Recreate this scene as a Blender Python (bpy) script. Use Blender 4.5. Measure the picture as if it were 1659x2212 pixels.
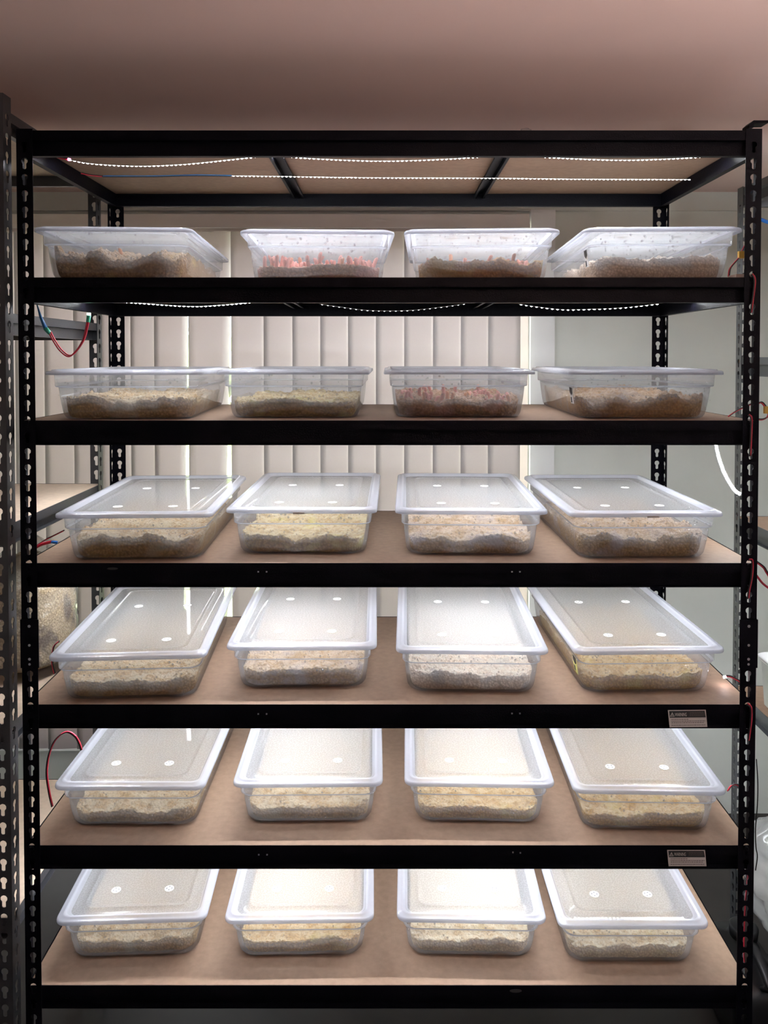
import bpy, bmesh, math, random
from mathutils import Vector, Matrix, noise

for o in list(bpy.data.objects):
    bpy.data.objects.remove(o, do_unlink=True)
scene = bpy.context.scene
C = scene.collection
R = random.Random(7)
rad = math.radians

# ------------------------------------------------------------------ camera
F_PX, W_PX, H_PX = 1690.0, 1659.0, 2212.0
PP = (834.0, 812.0)                 # principal point (lens shift) in photo pixels
TILT = math.atan(0.02388)           # slight look down
D0 = 1.63                           # camera to rack front
EYE = 1.72
cam_d = bpy.data.cameras.new('camera')
cam = bpy.data.objects.new('camera', cam_d); C.objects.link(cam)
cam.location = (0, -D0, EYE)
cam.rotation_euler = (math.pi / 2 - TILT, 0, 0)
cam_d.sensor_fit = 'VERTICAL'; cam_d.sensor_height = 36.0
cam_d.lens = F_PX / H_PX * 36.0
cam_d.shift_x = -(PP[0] - W_PX / 2) / H_PX
cam_d.shift_y = (PP[1] - H_PX / 2) / H_PX
cam_d.clip_start = 0.05
scene.camera = cam

# ------------------------------------------------------------------ world, exposure
world = bpy.data.worlds.new('daylight'); scene.world = world
world.use_nodes = True
bg = world.node_tree.nodes['Background']
bg.inputs[0].default_value = (0.93, 0.97, 1.0, 1)
bg.inputs[1].default_value = 9.0
scene.view_settings.view_transform = 'Standard'
scene.view_settings.look = 'None'
scene.view_settings.exposure = 0.82
scene.view_settings.gamma = 1.0
scene.view_settings.use_curve_mapping = False
scene.cycles.transparent_max_bounces = 16
scene.cycles.max_bounces = 7
scene.cycles.diffuse_bounces = 4
scene.cycles.use_light_tree = False
scene.cycles.use_adaptive_sampling = True
scene.cycles.adaptive_threshold = 0.02
scene.cycles.caustics_reflective = False
scene.cycles.caustics_refractive = False
scene.cycles.sample_clamp_indirect = 4.0
LED_POWER = 40.0          # glow of the chips themselves
LED_WATT = 3.15            # watt per metre of strip
LED_COLOR = (0.93, 0.96, 1.0, 1)


def P(px, py, y):
    """world point on the plane y that the photograph shows at pixel (px, py)"""
    u = (px - PP[0]) / F_PX; v = (py - PP[1]) / F_PX
    c, s = math.cos(TILT), math.sin(TILT)
    t = (y + D0) / (c - v * s)
    return Vector((u * t, y, EYE + t * (-s - v * c)))


# ------------------------------------------------------------------ materials
MATS = {}


def new_mat(name):
    m = bpy.data.materials.new(name); m.use_nodes = True
    nt = m.node_tree
    MATS[name] = m
    return m, nt, nt.nodes, nt.links, nt.nodes['Principled BSDF']


def pbr(name, col, rough=0.6, metal=0.0, nscale=0, namt=0.12, bump=0.0, bscale=200, spec=0.5):
    m, nt, N, L, b = new_mat(name)
    b.inputs['Base Color'].default_value = (*col, 1)
    b.inputs['Roughness'].default_value = rough
    b.inputs['Metallic'].default_value = metal
    b.inputs['Specular IOR Level'].default_value = spec
    if nscale:
        tc = N.new('ShaderNodeTexCoord'); n = N.new('ShaderNodeTexNoise')
        n.inputs['Scale'].default_value = nscale; n.inputs['Detail'].default_value = 5
        L.new(tc.outputs['Object'], n.inputs['Vector'])
        r = N.new('ShaderNodeValToRGB')
        r.color_ramp.elements[0].position = 0.3; r.color_ramp.elements[1].position = 0.7
        r.color_ramp.elements[0].color = tuple(c * (1 - namt) for c in col) + (1,)
        r.color_ramp.elements[1].color = tuple(min(1, c * (1 + namt)) for c in col) + (1,)
        L.new(n.outputs['Fac'], r.inputs[0]); L.new(r.outputs[0], b.inputs['Base Color'])
    if bump:
        tc = N.new('ShaderNodeTexCoord'); n = N.new('ShaderNodeTexNoise')
        n.inputs['Scale'].default_value = bscale; n.inputs['Detail'].default_value = 3
        L.new(tc.outputs['Object'], n.inputs['Vector'])
        bp = N.new('ShaderNodeBump'); bp.inputs['Strength'].default_value = bump; bp.inputs['Distance'].default_value = 0.002
        L.new(n.outputs['Fac'], bp.inputs['Height']); L.new(bp.outputs[0], b.inputs['Normal'])
    return m


def emit(name, col, strength):
    m, nt, N, L, b = new_mat(name)
    b.inputs['Base Color'].default_value = (0.8, 0.8, 0.8, 1)
    b.inputs['Emission Color'].default_value = col
    b.inputs['Emission Strength'].default_value = strength
    return m


def plastic(name, clear, tint, rough=0.14, fog=0.0, trans=0.6, gloss=0.75):
    """milky polypropylene: scattering plus clear transmission plus a glossy skin"""
    m, nt, N, L, b = new_mat(name)
    N.remove(b); out = N['Material Output']
    dif = N.new('ShaderNodeBsdfDiffuse'); dif.inputs[0].default_value = (*tint, 1)
    tra = N.new('ShaderNodeBsdfTranslucent'); tra.inputs[0].default_value = (*tint, 1)
    mix1 = N.new('ShaderNodeMixShader'); mix1.inputs[0].default_value = trans
    L.new(dif.outputs[0], mix1.inputs[1]); L.new(tra.outputs[0], mix1.inputs[2])
    cl = N.new('ShaderNodeBsdfTransparent'); cl.inputs[0].default_value = (0.97, 0.975, 0.985, 1)
    mix2 = N.new('ShaderNodeMixShader'); mix2.inputs[0].default_value = clear
    L.new(mix1.outputs[0], mix2.inputs[1]); L.new(cl.outputs[0], mix2.inputs[2])
    gl = N.new('ShaderNodeBsdfGlossy'); gl.inputs['Roughness'].default_value = rough
    # skin reflection, the same from both sides of the sheet
    fr = N.new('ShaderNodeLayerWeight'); fr.inputs[0].default_value = 0.5
    pw = N.new('ShaderNodeMath'); pw.operation = 'POWER'; pw.inputs[1].default_value = 4.0
    L.new(fr.outputs['Facing'], pw.inputs[0])
    mu = N.new('ShaderNodeMath'); mu.operation = 'MULTIPLY_ADD'; mu.inputs[1].default_value = 0.7 * gloss; mu.inputs[2].default_value = 0.045 * gloss
    L.new(pw.outputs[0], mu.inputs[0])
    mix3 = N.new('ShaderNodeMixShader')
    L.new(mu.outputs[0], mix3.inputs[0]); L.new(mix2.outputs[0], mix3.inputs[1]); L.new(gl.outputs[0], mix3.inputs[2])
    L.new(mix3.outputs[0], out.inputs[0])
    if fog:
        tc = N.new('ShaderNodeTexCoord')
        v = N.new('ShaderNodeTexVoronoi'); v.voronoi_dimensions = '2D'; v.inputs['Scale'].default_value = 230
        L.new(tc.outputs['Object'], v.inputs['Vector'])
        # beads of mist on the inside of the lid: clearer in the bead, milky between
        dr = N.new('ShaderNodeMapRange'); dr.inputs['From Min'].default_value = 0.05; dr.inputs['From Max'].default_value = 0.55
        dr.inputs['To Min'].default_value = clear + fog; dr.inputs['To Max'].default_value = clear - fog
        L.new(v.outputs['Distance'], dr.inputs[0]); L.new(dr.outputs[0], mix2.inputs[0])
    return m


def grain_mat(name, body, patch, top, topw=0.8, patch_at=0.55):
    body = (body[0] * 1.5, body[1] * 1.22, body[2] * .70)
    top = (min(1, top[0] * 1.08), top[1] * 1.01, top[2] * .86)
    m, nt, N, L, b = new_mat(name)
    tc = N.new('ShaderNodeTexCoord'); oi = N.new('ShaderNodeObjectInfo')
    off = N.new('ShaderNodeVectorMath'); off.operation = 'ADD'
    L.new(tc.outputs['Object'], off.inputs[0]); L.new(oi.outputs['Random'], off.inputs[1])
    v = N.new('ShaderNodeTexVoronoi'); v.inputs['Scale'].default_value = 190
    L.new(off.outputs[0], v.inputs['Vector'])
    n = N.new('ShaderNodeTexNoise'); n.inputs['Scale'].default_value = 16; n.inputs['Detail'].default_value = 4
    L.new(off.outputs[0], n.inputs['Vector'])
    n2 = N.new('ShaderNodeTexNoise'); n2.inputs['Scale'].default_value = 45; n2.inputs['Detail'].default_value = 5
    L.new(off.outputs[0], n2.inputs['Vector'])
    # body colour with lighter and darker kernels
    r1 = N.new('ShaderNodeValToRGB'); e = r1.color_ramp.elements
    e[0].position = 0.1; e[0].color = tuple(min(1, c * 1.2) for c in body) + (1,)
    e[1].position = 0.75; e[1].color = tuple(c * 0.7 for c in body) + (1,)
    L.new(v.outputs['Distance'], r1.inputs[0])
    pm = N.new('ShaderNodeMapRange'); pm.inputs['From Min'].default_value = patch_at; pm.inputs['From Max'].default_value = patch_at + 0.12
    L.new(n.outputs['Fac'], pm.inputs[0])
    mx = N.new('ShaderNodeMixRGB'); L.new(pm.outputs[0], mx.inputs[0]); L.new(r1.outputs[0], mx.inputs[1])
    mx.inputs[2].default_value = (*patch, 1)
    # mycelium felt grows on the upper faces
    geo = N.new('ShaderNodeNewGeometry'); sx = N.new('ShaderNodeSeparateXYZ'); L.new(geo.outputs['True Normal'], sx.inputs[0])
    tm = N.new('ShaderNodeMapRange'); tm.inputs['From Min'].default_value = 0.15; tm.inputs['From Max'].default_value = 0.8
    L.new(sx.outputs['Z'], tm.inputs[0])
    nm = N.new('ShaderNodeMapRange'); nm.inputs['From Min'].default_value = 0.3; nm.inputs['From Max'].default_value = 0.6
    nm.inputs['To Max'].default_value = topw
    L.new(n2.outputs['Fac'], nm.inputs[0])
    mm = N.new('ShaderNodeMath'); mm.operation = 'MULTIPLY'; L.new(tm.outputs[0], mm.inputs[0]); L.new(nm.outputs[0], mm.inputs[1])
    mx2 = N.new('ShaderNodeMixRGB'); L.new(mm.outputs[0], mx2.inputs[0]); L.new(mx.outputs[0], mx2.inputs[1]); mx2.inputs[2].default_value = (*top, 1)
    L.new(mx2.outputs[0], b.inputs['Base Color'])
    b.inputs['Roughness'].default_value = 0.75
    b.inputs['Specular IOR Level'].default_value = 0.25
    bp = N.new('ShaderNodeBump'); bp.inputs['Strength'].default_value = 0.9; bp.inputs['Distance'].default_value = 0.003
    bp.invert = True
    L.new(v.outputs['Distance'], bp.inputs['Height']); L.new(bp.outputs[0], b.inputs['Normal'])
    return m


BLACK = pbr('black_powder_coat', (0.0022, 0.0022, 0.0040), 0.38, nscale=300, namt=0.25, bump=0.25, bscale=420, spec=0.05)
GREYSTEEL = pbr('grey_powder_coat', (0.06, 0.065, 0.07), 0.4, bump=0.2, bscale=400)
HOLELIGHT = pbr('hole_light_metal', (0.62, 0.62, 0.64), 0.3, 0.9)  # bright metal in place of light through beam slots and sleeve holes
MDF = pbr('mdf_board', (0.27, 0.18, 0.124), 0.62, nscale=60, namt=0.10, bump=0.08, bscale=900, spec=0.3)
MDF2 = pbr('mdf_pale_board', (0.60, 0.47, 0.36), 0.65, nscale=60, namt=0.08)
WALL = pbr('wall_paint', (0.78, 0.80, 0.75), 0.75, nscale=6, namt=0.03, bump=0.05, bscale=150)
WHITE = pbr('white_gloss_paint', (0.93, 0.93, 0.93), 0.35, bump=0.1, bscale=60)
CEIL = pbr('ceiling_paint', (0.78, 0.58, 0.54), 0.85, nscale=3, namt=0.03, bump=0.05, bscale=220)
FLOORM = pbr('floor_vinyl', (0.022, 0.018, 0.016), 0.6, nscale=8, namt=0.2)
FRAME = pbr('window_frame_paint', (0.74, 0.64, 0.60), 0.5)
RAIL = pbr('blind_rail_cream', (0.90, 0.87, 0.82), 0.4)
TAPE = pbr('strip_tape', (0.75, 0.75, 0.76), 0.5)
RED = pbr('red_wire', (0.55, 0.02, 0.05), 0.4)
BLK = pbr('black_wire', (0.012, 0.012, 0.012), 0.4)
BLUE = pbr('blue_heat_shrink', (0.03, 0.16, 0.42), 0.4)
BRIGHTBLUE = pbr('blue_cable', (0.02, 0.18, 0.65), 0.4)
GREEN = pbr('green_heat_shrink', (0.05, 0.42, 0.28), 0.4)
YEL = pbr('yellow_connector', (0.85, 0.50, 0.08), 0.4)
CARD = pbr('cardboard', (0.45, 0.29, 0.19), 0.8, nscale=40, namt=0.08)
KRAFT = pbr('kraft_paper_tub', (0.62, 0.42, 0.24), 0.7)
PAPER = pbr('sticker_paper', (0.62, 0.52, 0.48), 0.6)
INK = pbr('sticker_ink', (0.008, 0.008, 0.009), 0.6)
INKMID = pbr('sticker_ink_faded', (0.12, 0.09, 0.085), 0.6)
INKGREY = pbr('sticker_dark_panel', (0.022, 0.02, 0.02), 0.6)
YLABEL = pbr('yellow_label', (0.75, 0.70, 0.22), 0.5)
GREYTAG = pbr('grey_tag', (0.35, 0.30, 0.28), 0.5)
VENT = pbr('white_filter_disc', (0.95, 0.95, 0.95), 0.5)
VENTDOT = pbr('vent_hole_grey', (0.10, 0.10, 0.13), 0.6)
BLACKPLASTIC = pbr('black_plastic', (0.008, 0.008, 0.009), 0.35, spec=0.25)
GRASS = pbr('grass', (0.42, 0.47, 0.24), 0.9, nscale=4, namt=0.4)
WHITECAN = pbr('white_opaque_tub', (0.72, 0.75, 0.72), 0.45)
LED = emit('led_white', LED_COLOR, LED_POWER); LED.cycles.emission_sampling = 'NONE'
LEDDIM = emit('led_dim', LED_COLOR, 1.2); LEDDIM.cycles.emission_sampling = 'NONE'
LEDPINK = emit('led_pink_glow', (1.0, 0.12, 0.5, 1), 10)
LEDGREEN = emit('led_green_glow', (0.5, 1.0, 0.75, 1), 8)
PINK = pbr('pink_stalk', (0.80, 0.33, 0.27), 0.55, nscale=60, namt=0.2)
ORANGE = pbr('orange_stalk', (0.72, 0.30, 0.14), 0.55, nscale=60, namt=0.2)
RUST = pbr('rust_stalk', (0.48, 0.16, 0.10), 0.55, nscale=60, namt=0.2)
TUB = plastic('tub_polypropylene', 0.86, (0.96, 0.97, 0.99), rough=0.06, trans=0.8)
LID = plastic('lid_polypropylene', 0.42, (0.53, 0.54, 0.57), rough=0.045, fog=0.06)
LIDRIM = plastic('lid_rim_polypropylene', 0.45, (0.84, 0.87, 0.98), rough=0.06)
TUBRIM = plastic('tub_rim_polypropylene', 0.68, (0.84, 0.86, 0.95), rough=0.10)
BAGFILM = plastic('clear_bag_film', 0.86, (0.85, 0.85, 0.86), rough=0.08, gloss=1.2)
GLASS = plastic('window_glass', 0.98, (0.8, 0.85, 0.85), rough=0.02, gloss=0.6)
DROP = plastic('water_drop', 0.92, (0.98, 0.98, 0.99), rough=0.04, gloss=1.9)


def vane_material():
    m, nt, N, L, b = new_mat('blind_fabric')
    N.remove(b); out = N['Material Output']
    tc = N.new('ShaderNodeTexCoord'); w = N.new('ShaderNodeTexNoise'); w.inputs['Scale'].default_value = 500
    L.new(tc.outputs['Object'], w.inputs['Vector'])
    r = N.new('ShaderNodeValToRGB'); r.color_ramp.elements[0].color = (0.78, 0.77, 0.77, 1); r.color_ramp.elements[1].color = (0.85, 0.84, 0.84, 1)
    L.new(w.outputs['Fac'], r.inputs[0])
    d = N.new('ShaderNodeBsdfDiffuse'); t = N.new('ShaderNodeBsdfTranslucent'); t.inputs[0].default_value = (0.62, 0.54, 0.53, 1)
    L.new(r.outputs[0], d.inputs[0])
    mx = N.new('ShaderNodeMixShader'); mx.inputs[0].default_value = 0.30
    L.new(d.outputs[0], mx.inputs[1]); L.new(t.outputs[0], mx.inputs[2]); L.new(mx.outputs[0], out.inputs[0])
    return m


VANE = vane_material()


# ------------------------------------------------------------------ mesh helpers
class MB:
    def __init__(s):
        s.v = []; s.f = []; s.m = []

    def add(s, verts, faces, mi=0):
        b = len(s.v); s.v += [tuple(p) for p in verts]
        s.f += [tuple(i + b for i in f) for f in faces]; s.m += [mi] * len(faces)

    def box(s, a, b, mi=0):
        x0, y0, z0 = a; x1, y1, z1 = b
        s.add([(x0, y0, z0), (x1, y0, z0), (x1, y1, z0), (x0, y1, z0), (x0, y0, z1), (x1, y0, z1), (x1, y1, z1), (x0, y1, z1)],
              [(0, 3, 2, 1), (4, 5, 6, 7), (0, 1, 5, 4), (1, 2, 6, 5), (2, 3, 7, 6), (3, 0, 4, 7)], mi)

    def tube(s, pts, r, n=7, mi=0, r1=None):
        pts = [Vector(p) for p in pts]; rings = []
        up = Vector((0.13, 0.21, 0.97))
        for i, p in enumerate(pts):
            t = (pts[min(i + 1, len(pts) - 1)] - pts[max(i - 1, 0)]).normalized()
            a = t.cross(up)
            if a.length < 1e-3: a = t.cross(Vector((1, 0, 0)))
            a.normalize(); bb = t.cross(a)
            rr = r if r1 is None else r + (r1 - r) * i / (len(pts) - 1)
            rings.append([p + (a * math.cos(k * 2 * math.pi / n) + bb * math.sin(k * 2 * math.pi / n)) * rr for k in range(n)])
        vs = [q for g in rings for q in g]; fs = []
        for i in range(len(pts) - 1):
            for k in range(n):
                fs.append((i * n + k, i * n + (k + 1) % n, (i + 1) * n + (k + 1) % n, (i + 1) * n + k))
        fs.append(tuple(range(n))[::-1]); fs.append(tuple((len(pts) - 1) * n + k for k in range(n)))
        s.add(vs, fs, mi)

    def loft(s, loops, cap0=False, cap1=False, mi=0):
        n = len(loops[0]); vs = [q for g in loops for q in g]; fs = []
        for i in range(len(loops) - 1):
            for k in range(n):
                fs.append((i * n + k, i * n + (k + 1) % n, (i + 1) * n + (k + 1) % n, (i + 1) * n + k))
        if cap0: fs.append(tuple(range(n))[::-1])
        if cap1: fs.append(tuple((len(loops) - 1) * n + k for k in range(n)))
        s.add(vs, fs, mi)

    def mesh(s, name, mats, smooth=False):
        me = bpy.data.meshes.new(name); me.from_pydata(s.v, [], s.f)
        for m in (mats if isinstance(mats, (list, tuple)) else [mats]): me.materials.append(m)
        if len(set(s.m)) > 1: me.polygons.foreach_set('material_index', s.m)
        if smooth: me.polygons.foreach_set('use_smooth', [True] * len(me.polygons))
        me.update(); return me


def link(name, me, parent=None, loc=(0, 0, 0), rot=(0, 0, 0), scale=(1, 1, 1)):
    o = bpy.data.objects.new(name, me); C.objects.link(o)
    o.location = loc; o.rotation_euler = rot; o.scale = scale
    if parent: o.parent = parent
    return o


def build(mb, name, mats, parent=None, smooth=False, **k):
    return link(name, mb.mesh(name, mats, smooth), parent, **k)


def tag(o, label=None, cat=None, group=None, kind=None):
    if label: o['label'] = label
    if cat: o['category'] = cat
    if group: o['group'] = group
    if kind: o['kind'] = kind
    return o


def thing(name, label, cat, loc=(0, 0, 0), rz=0.0, group=None):
    o = bpy.data.objects.new(name, None); C.objects.link(o); o.empty_display_size = 0.05
    o.location = loc; o.rotation_euler = (0, 0, rz)
    return tag(o, label, cat, group)


def struct(name, mb, mats, parent=None, smooth=False):
    o = build(mb, name, mats, parent, smooth)
    if not parent: o['kind'] = 'structure'
    return o


def catmull(pts, n=8):
    pts = [Vector(p) for p in pts]; q = [pts[0] * 2 - pts[1]] + pts + [pts[-1] * 2 - pts[-2]]; out = []
    for i in range(1, len(q) - 2):
        for k in range(n):
            t = k / n
            out.append(0.5 * ((2 * q[i]) + (q[i + 1] - q[i - 1]) * t + (2 * q[i - 1] - 5 * q[i] + 4 * q[i + 1] - q[i + 2]) * t * t
                              + (3 * q[i] - q[i - 1] - 3 * q[i + 1] + q[i + 2]) * t ** 3))
    out.append(pts[-1]); return out


def rrect(hw, hl, r, z, n=6):
    """rounded rectangle loop, counter-clockwise"""
    pts = []
    for cx, cy, a0 in ((hw - r, hl - r, 0), (-hw + r, hl - r, 90), (-hw + r, -hl + r, 180), (hw - r, -hl + r, 270)):
        for k in range(n + 1):
            a = rad(a0 + 90 * k / n); pts.append((cx + r * math.cos(a), cy + r * math.sin(a), z))
    return pts


# ------------------------------------------------------------------ the room
YW = 1.28
CZ = P(1500, 416, YW).z
XL, XR, YB = -2.05, 1.64, -2.7
mb = MB(); mb.box((XL, YB, -0.1), (XR, YW + 0.12, 0)); struct('floor', mb, FLOORM)
mb = MB(); mb.box((XL, YB, CZ), (XR, YW + 0.12, CZ + 0.1)); struct('ceiling', mb, CEIL)
mb = MB(); mb.box((XL - 0.1, YB, 0), (XL, YW + 0.12, CZ)); struct('wall_left', mb, WALL)
mb = MB(); mb.box((XR, YB, 0), (XR + 0.1, YW + 0.12, CZ)); struct('wall_right', mb, WALL)
mb = MB(); mb.box((XL, YB - 0.1, 0), (XR, YB, CZ)); struct('wall_front', mb, WALL)
# back wall with the wide window cut out of it
wx0, wx1 = -1.62, P(1140, 772, YW).x
wz0, wz1 = P(130, 1602, YW).z, P(700, 462, YW).z
mb = MB()
mb.box((XL, YW, 0), (wx0, YW + 0.12, CZ)); mb.box((wx1, YW, 0), (XR, YW + 0.12, CZ))
mb.box((wx0, YW, 0), (wx1, YW + 0.12, wz0)); mb.box((wx0, YW, wz1), (wx1, YW + 0.12, CZ))
struct('wall_back', mb, WALL)
zc = P(1500, 456, YW).z
mb = MB(); mb.box((XL, YW - 0.012, zc), (XR, YW, CZ)); struct('trim_1', mb, WALL)
pil0, pil1 = P(1145, 772, YW - .02).x, P(1197, 772, YW - .02).x
mb = MB(); mb.box((pil0, YW - 0.03, 0), (pil1, YW, zc)); struct('trim_2', mb, WHITE)
mb = MB(); mb.box((XL, YW - 0.015, 0), (pil0, YW, 0.10)); struct('baseboard_back', mb, WALL)
# window: frame, glass panes, sill
win = thing('window_1', 'wide window behind the blinds with pale pink frame', 'window'); win['kind'] = 'structure'
mb = MB(); f = 0.045
mb.box((wx0, YW + .03, wz0), (wx0 + f, YW + .10, wz1)); mb.box((wx1 - f, YW - .005, wz0), (wx1, YW + .10, wz1))
mb.box((wx0 + f, YW + .03, wz0), (wx1 - f, YW + .10, wz0 + f)); mb.box((wx0 + f, YW + .03, wz1 - f), (wx1 - f, YW + .10, wz1))
xm = (wx0 + wx1) / 2 - 0.5
mb.box((xm, YW + .03, wz0 + f), (xm + f, YW + .10, wz1 - f))
build(mb, 'window_frame', FRAME, win)
for a, b in ((wx0 + f, xm), (xm + f, wx1 - f)):
    mb = MB(); mb.box((a, YW + .06, wz0 + f), (b, YW + .064, wz1 - f)); build(mb, 'pane', GLASS, win)
mb = MB(); mb.box((wx0 - .02, YW - .03, wz0 - 0.02), (wx1 + .01, YW + .03, wz0)); build(mb, 'window_sill', WHITE, win)
mb = MB(); mb.box((-14, YW + .5, -0.6), (10, 24, -0.5)); tag(build(mb, 'lawn', GRASS), 'bright green grass outside beyond the window', 'grass', kind='stuff')
mb = MB()
for k in range(900):
    x, z = R.uniform(-6, 4), R.uniform(-.5, 1.55 + .5 * R.random()); y = 7 + R.uniform(-.4, .4); q = R.uniform(.1, .22)
    a = R.uniform(0, 3.1)
    mb.add([(x - q, y, z), (x, y - q * math.sin(a), z + q), (x + q, y, z), (x, y + q * math.sin(a), z - q)], [(0, 1, 2, 3)])
tag(build(mb, 'hedge', GRASS), 'leafy green hedge outside seen through gaps in the blinds', 'hedge', kind='stuff')

# ------------------------------------------------------------------ vertical blind
YV = YW - 0.075
bl = thing('vertical_blind', 'cream vertical blind with hanging fabric vanes across the window', 'blind')
z_rt, z_rb = P(700, 463, YV - .03).z, P(700, 488, YV - .03).z
mb = MB(); mb.box((wx0 - .02, YV - .035, z_rb), (P(1139, 772, YV).x, YV + .035, z_rt)); mb.box((wx0 - .02, YV + .035, z_rt - .012), (P(1139, 772, YV).x, YW + .028, z_rt + .004)); build(mb, 'headrail', RAIL, bl)
mb = MB(); mb.box((wx0 - .02, YV - .045, z_rb - .008), (P(1139, 772, YV).x, YV - .030, z_rb + .004)); build(mb, 'rail_lip', RAIL, bl)
mb = MB(); mb.box((wx0 - .02, YV - .02, z_rb - .016), (P(1139, 772, YV).x, YV + .02, z_rb - .0005)); build(mb, 'carrier_track', FRAME, bl)
vt, vb = P(700, 500, YV).z, wz0 + 0.012
edges = [-90, -28, 34, 97, 160, 216, 283, 334, 408, 500, 570, 632, 692, 752, 812, 873, 935, 995, 1054, 1116]
z_mid = P(400, 800, YV).z
for i in range(len(edges) - 1):
    xa, xb = P(edges[i], 800, YV).x, P(edges[i + 1], 800, YV).x
    gapL, gapR = 0.0, 0.014
    ta = tb = 0.0
    if i == 7: gapR = 0.004; tb = -0.028                # the two vanes that let daylight through
    if i == 8: gapR = 0.006; tb = -0.038
    mb = MB(); n = 5; vs = []; fs = []
    for j in range(n + 1):
        for (zz, tl, tr) in ((vt, 0, 0), (z_mid, ta * .4, tb * .4), (vb, ta * 1.4, tb * 1.4)):
            xx0 = xa + gapL + tl; xx1 = xb + gapR + tr
            x = xx0 + (xx1 - xx0) * j / n
            y = YV - 0.004 + 0.009 * j / n - 0.003 * math.sin(math.pi * j / n)
            vs.append((x, y, zz))
    for j in range(n):
        for k in range(2):
            a = j * 3 + k; fs.append((a, a + 3, a + 4, a + 1))
    mb.add(vs, fs)
    o = build(mb, 'vane', VANE, bl, True)
    s = o.modifiers.new('thickness', 'SOLIDIFY'); s.thickness = 0.0006
    xc = (xa + xb) / 2 + .005
    mb = MB(); mb.box((xc - .006, YV - .008, vt - .003), (xc + .006, YV + .006, z_rb - .0165)); build(mb, 'vane_clip', RAIL, bl)


# ------------------------------------------------------------------ slotted steel racks
def keyhole(scale=1.0):
    r, hw, zc, zb = .0068 * scale, .0037 * scale, .0042 * scale, -.0125 * scale
    a0 = math.asin(hw / r); pts = []
    for k in range(9):
        a = -math.pi / 2 + a0 + (2 * math.pi - 2 * a0) * k / 8
        pts.append((r * math.cos(a), zc + r * math.sin(a)))
    pts += [(-hw, zb + .002), (-hw * .5, zb), (hw * .5, zb), (hw, zb + .002)]
    return pts


POST_CACHE = {}


def post_mesh(length, pitch, width, phase, mat, kscale):
    key = (round(length, 4), pitch, width, round(phase, 4), mat.name)
    if key in POST_CACHE: return POST_CACHE[key]
    mb = MB(); T = 0.0016
    kh = keyhole(kscale); n = len(kh)
    nseg = int((length - phase - pitch / 2) / pitch)

    def strip(to3):
        def emit_face(pts2): pass
        for i in range(nseg):
            zc = phase + pitch * (i + .5)
            z0, z1 = zc - pitch / 2, zc + pitch / 2
            inner = [(x + width / 2, zc + z) for x, z in kh]
            outer = []
            for x, z in kh:
                sx = (width / 2) / abs(x) if abs(x) > 1e-9 else 1e9
                sz = (pitch / 2) / abs(z) if abs(z) > 1e-9 else 1e9
                q = min(sx, sz); outer.append((x * q + width / 2, zc + z * q))
            vs = []
            for d in (0, T):
                vs += [to3(p, d) for p in outer] + [to3(p, d) for p in inner]
            fs = []
            for k in range(n):
                k2 = (k + 1) % n
                fs.append((k, k2, n + k2, n + k)); fs.append((2 * n + k2, 2 * n + k, 3 * n + k, 3 * n + k2))
                fs.append((n + k, n + k2, 3 * n + k2, 3 * n + k))
            # corners of the cell
            cs = [(0, z0), (width, z0), (width, z1), (0, z1)]
            base = len(vs)
            for d in (0, T): vs += [to3(c, d) for c in cs]
            for k in range(n):
                k2 = (k + 1) % n
                (xa, za), (xb, zb) = outer[k], outer[k2]
                ea = (abs(xa) < 1e-6) or (abs(xa - width) < 1e-6); eb = (abs(xb) < 1e-6) or (abs(xb - width) < 1e-6)
                if ea != eb:
                    ci = min(range(4), key=lambda c: abs(cs[c][0] - (xa + xb) / 2) + abs(cs[c][1] - (za + zb) / 2))
                    fs.append((k, base + ci, k2)); fs.append((2 * n + k2, base + 4 + ci, 2 * n + k))
            mb.add(vs, fs)
        for a, b in ((0, phase), (phase + nseg * pitch, length)):
            if b - a < 1e-5: continue
            q = [(0, a), (width, a), (width, b), (0, b)]
            vs = [to3(p, 0) for p in q] + [to3(p, T) for p in q]
            mb.add(vs, [(0, 1, 2, 3), (7, 6, 5, 4), (0, 4, 5, 1), (2, 6, 7, 3)])
        q = [to3((width, 0), 0), to3((width, length), 0), to3((width, length), T), to3((width, 0), T)]
        mb.add(q, [(0, 1, 2, 3)])
    strip(lambda p, d: (p[0], d, p[1]))
    strip(lambda p, d: (d, p[0], p[1]))
    me = mb.mesh('slotted_post', mat); POST_CACHE[key] = me
    return me


BEAM_CACHE = {}


def beam_mesh(L, h, mat):
    key = (round(L, 4), h, mat.name)
    if key in BEAM_CACHE: return BEAM_CACHE[key]
    t = .0015; led = -.0185; ui = .016
    prof = [(0, 0), (0, led - .010 * h / .05), (ui, led - .010 * h / .05), (ui, -h), (.003, -h)]
    # thick outline of the folded sheet
    inner = [(t, 0), (t, led), (ui + t, led), (ui + t, -h - t), (.003, -h - t)]
    prof = [(0, 0), (0, led - t), (ui, led - t), (ui, -h), (.003, -h)]
    ring = prof + inner[::-1]; n = len(ring)
    mb = MB()
    vs = [(0, u, z) for u, z in ring] + [(L, u, z) for u, z in ring]
    fs = [(k, n + k, n + (k + 1) % n, (k + 1) % n) for k in range(n)]
    m = len(prof)
    for o in (0, n):
        for k in range(m - 1):
            a, b, c, d = k, k + 1, n - 2 - k, n - 1 - k
            q = (a + o, b + o, c + o, d + o); fs.append(q if o == 0 else q[::-1])
    mb.add(vs, fs)
    me = mb.mesh('beam', mat); BEAM_CACHE[key] = me
    return me


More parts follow.
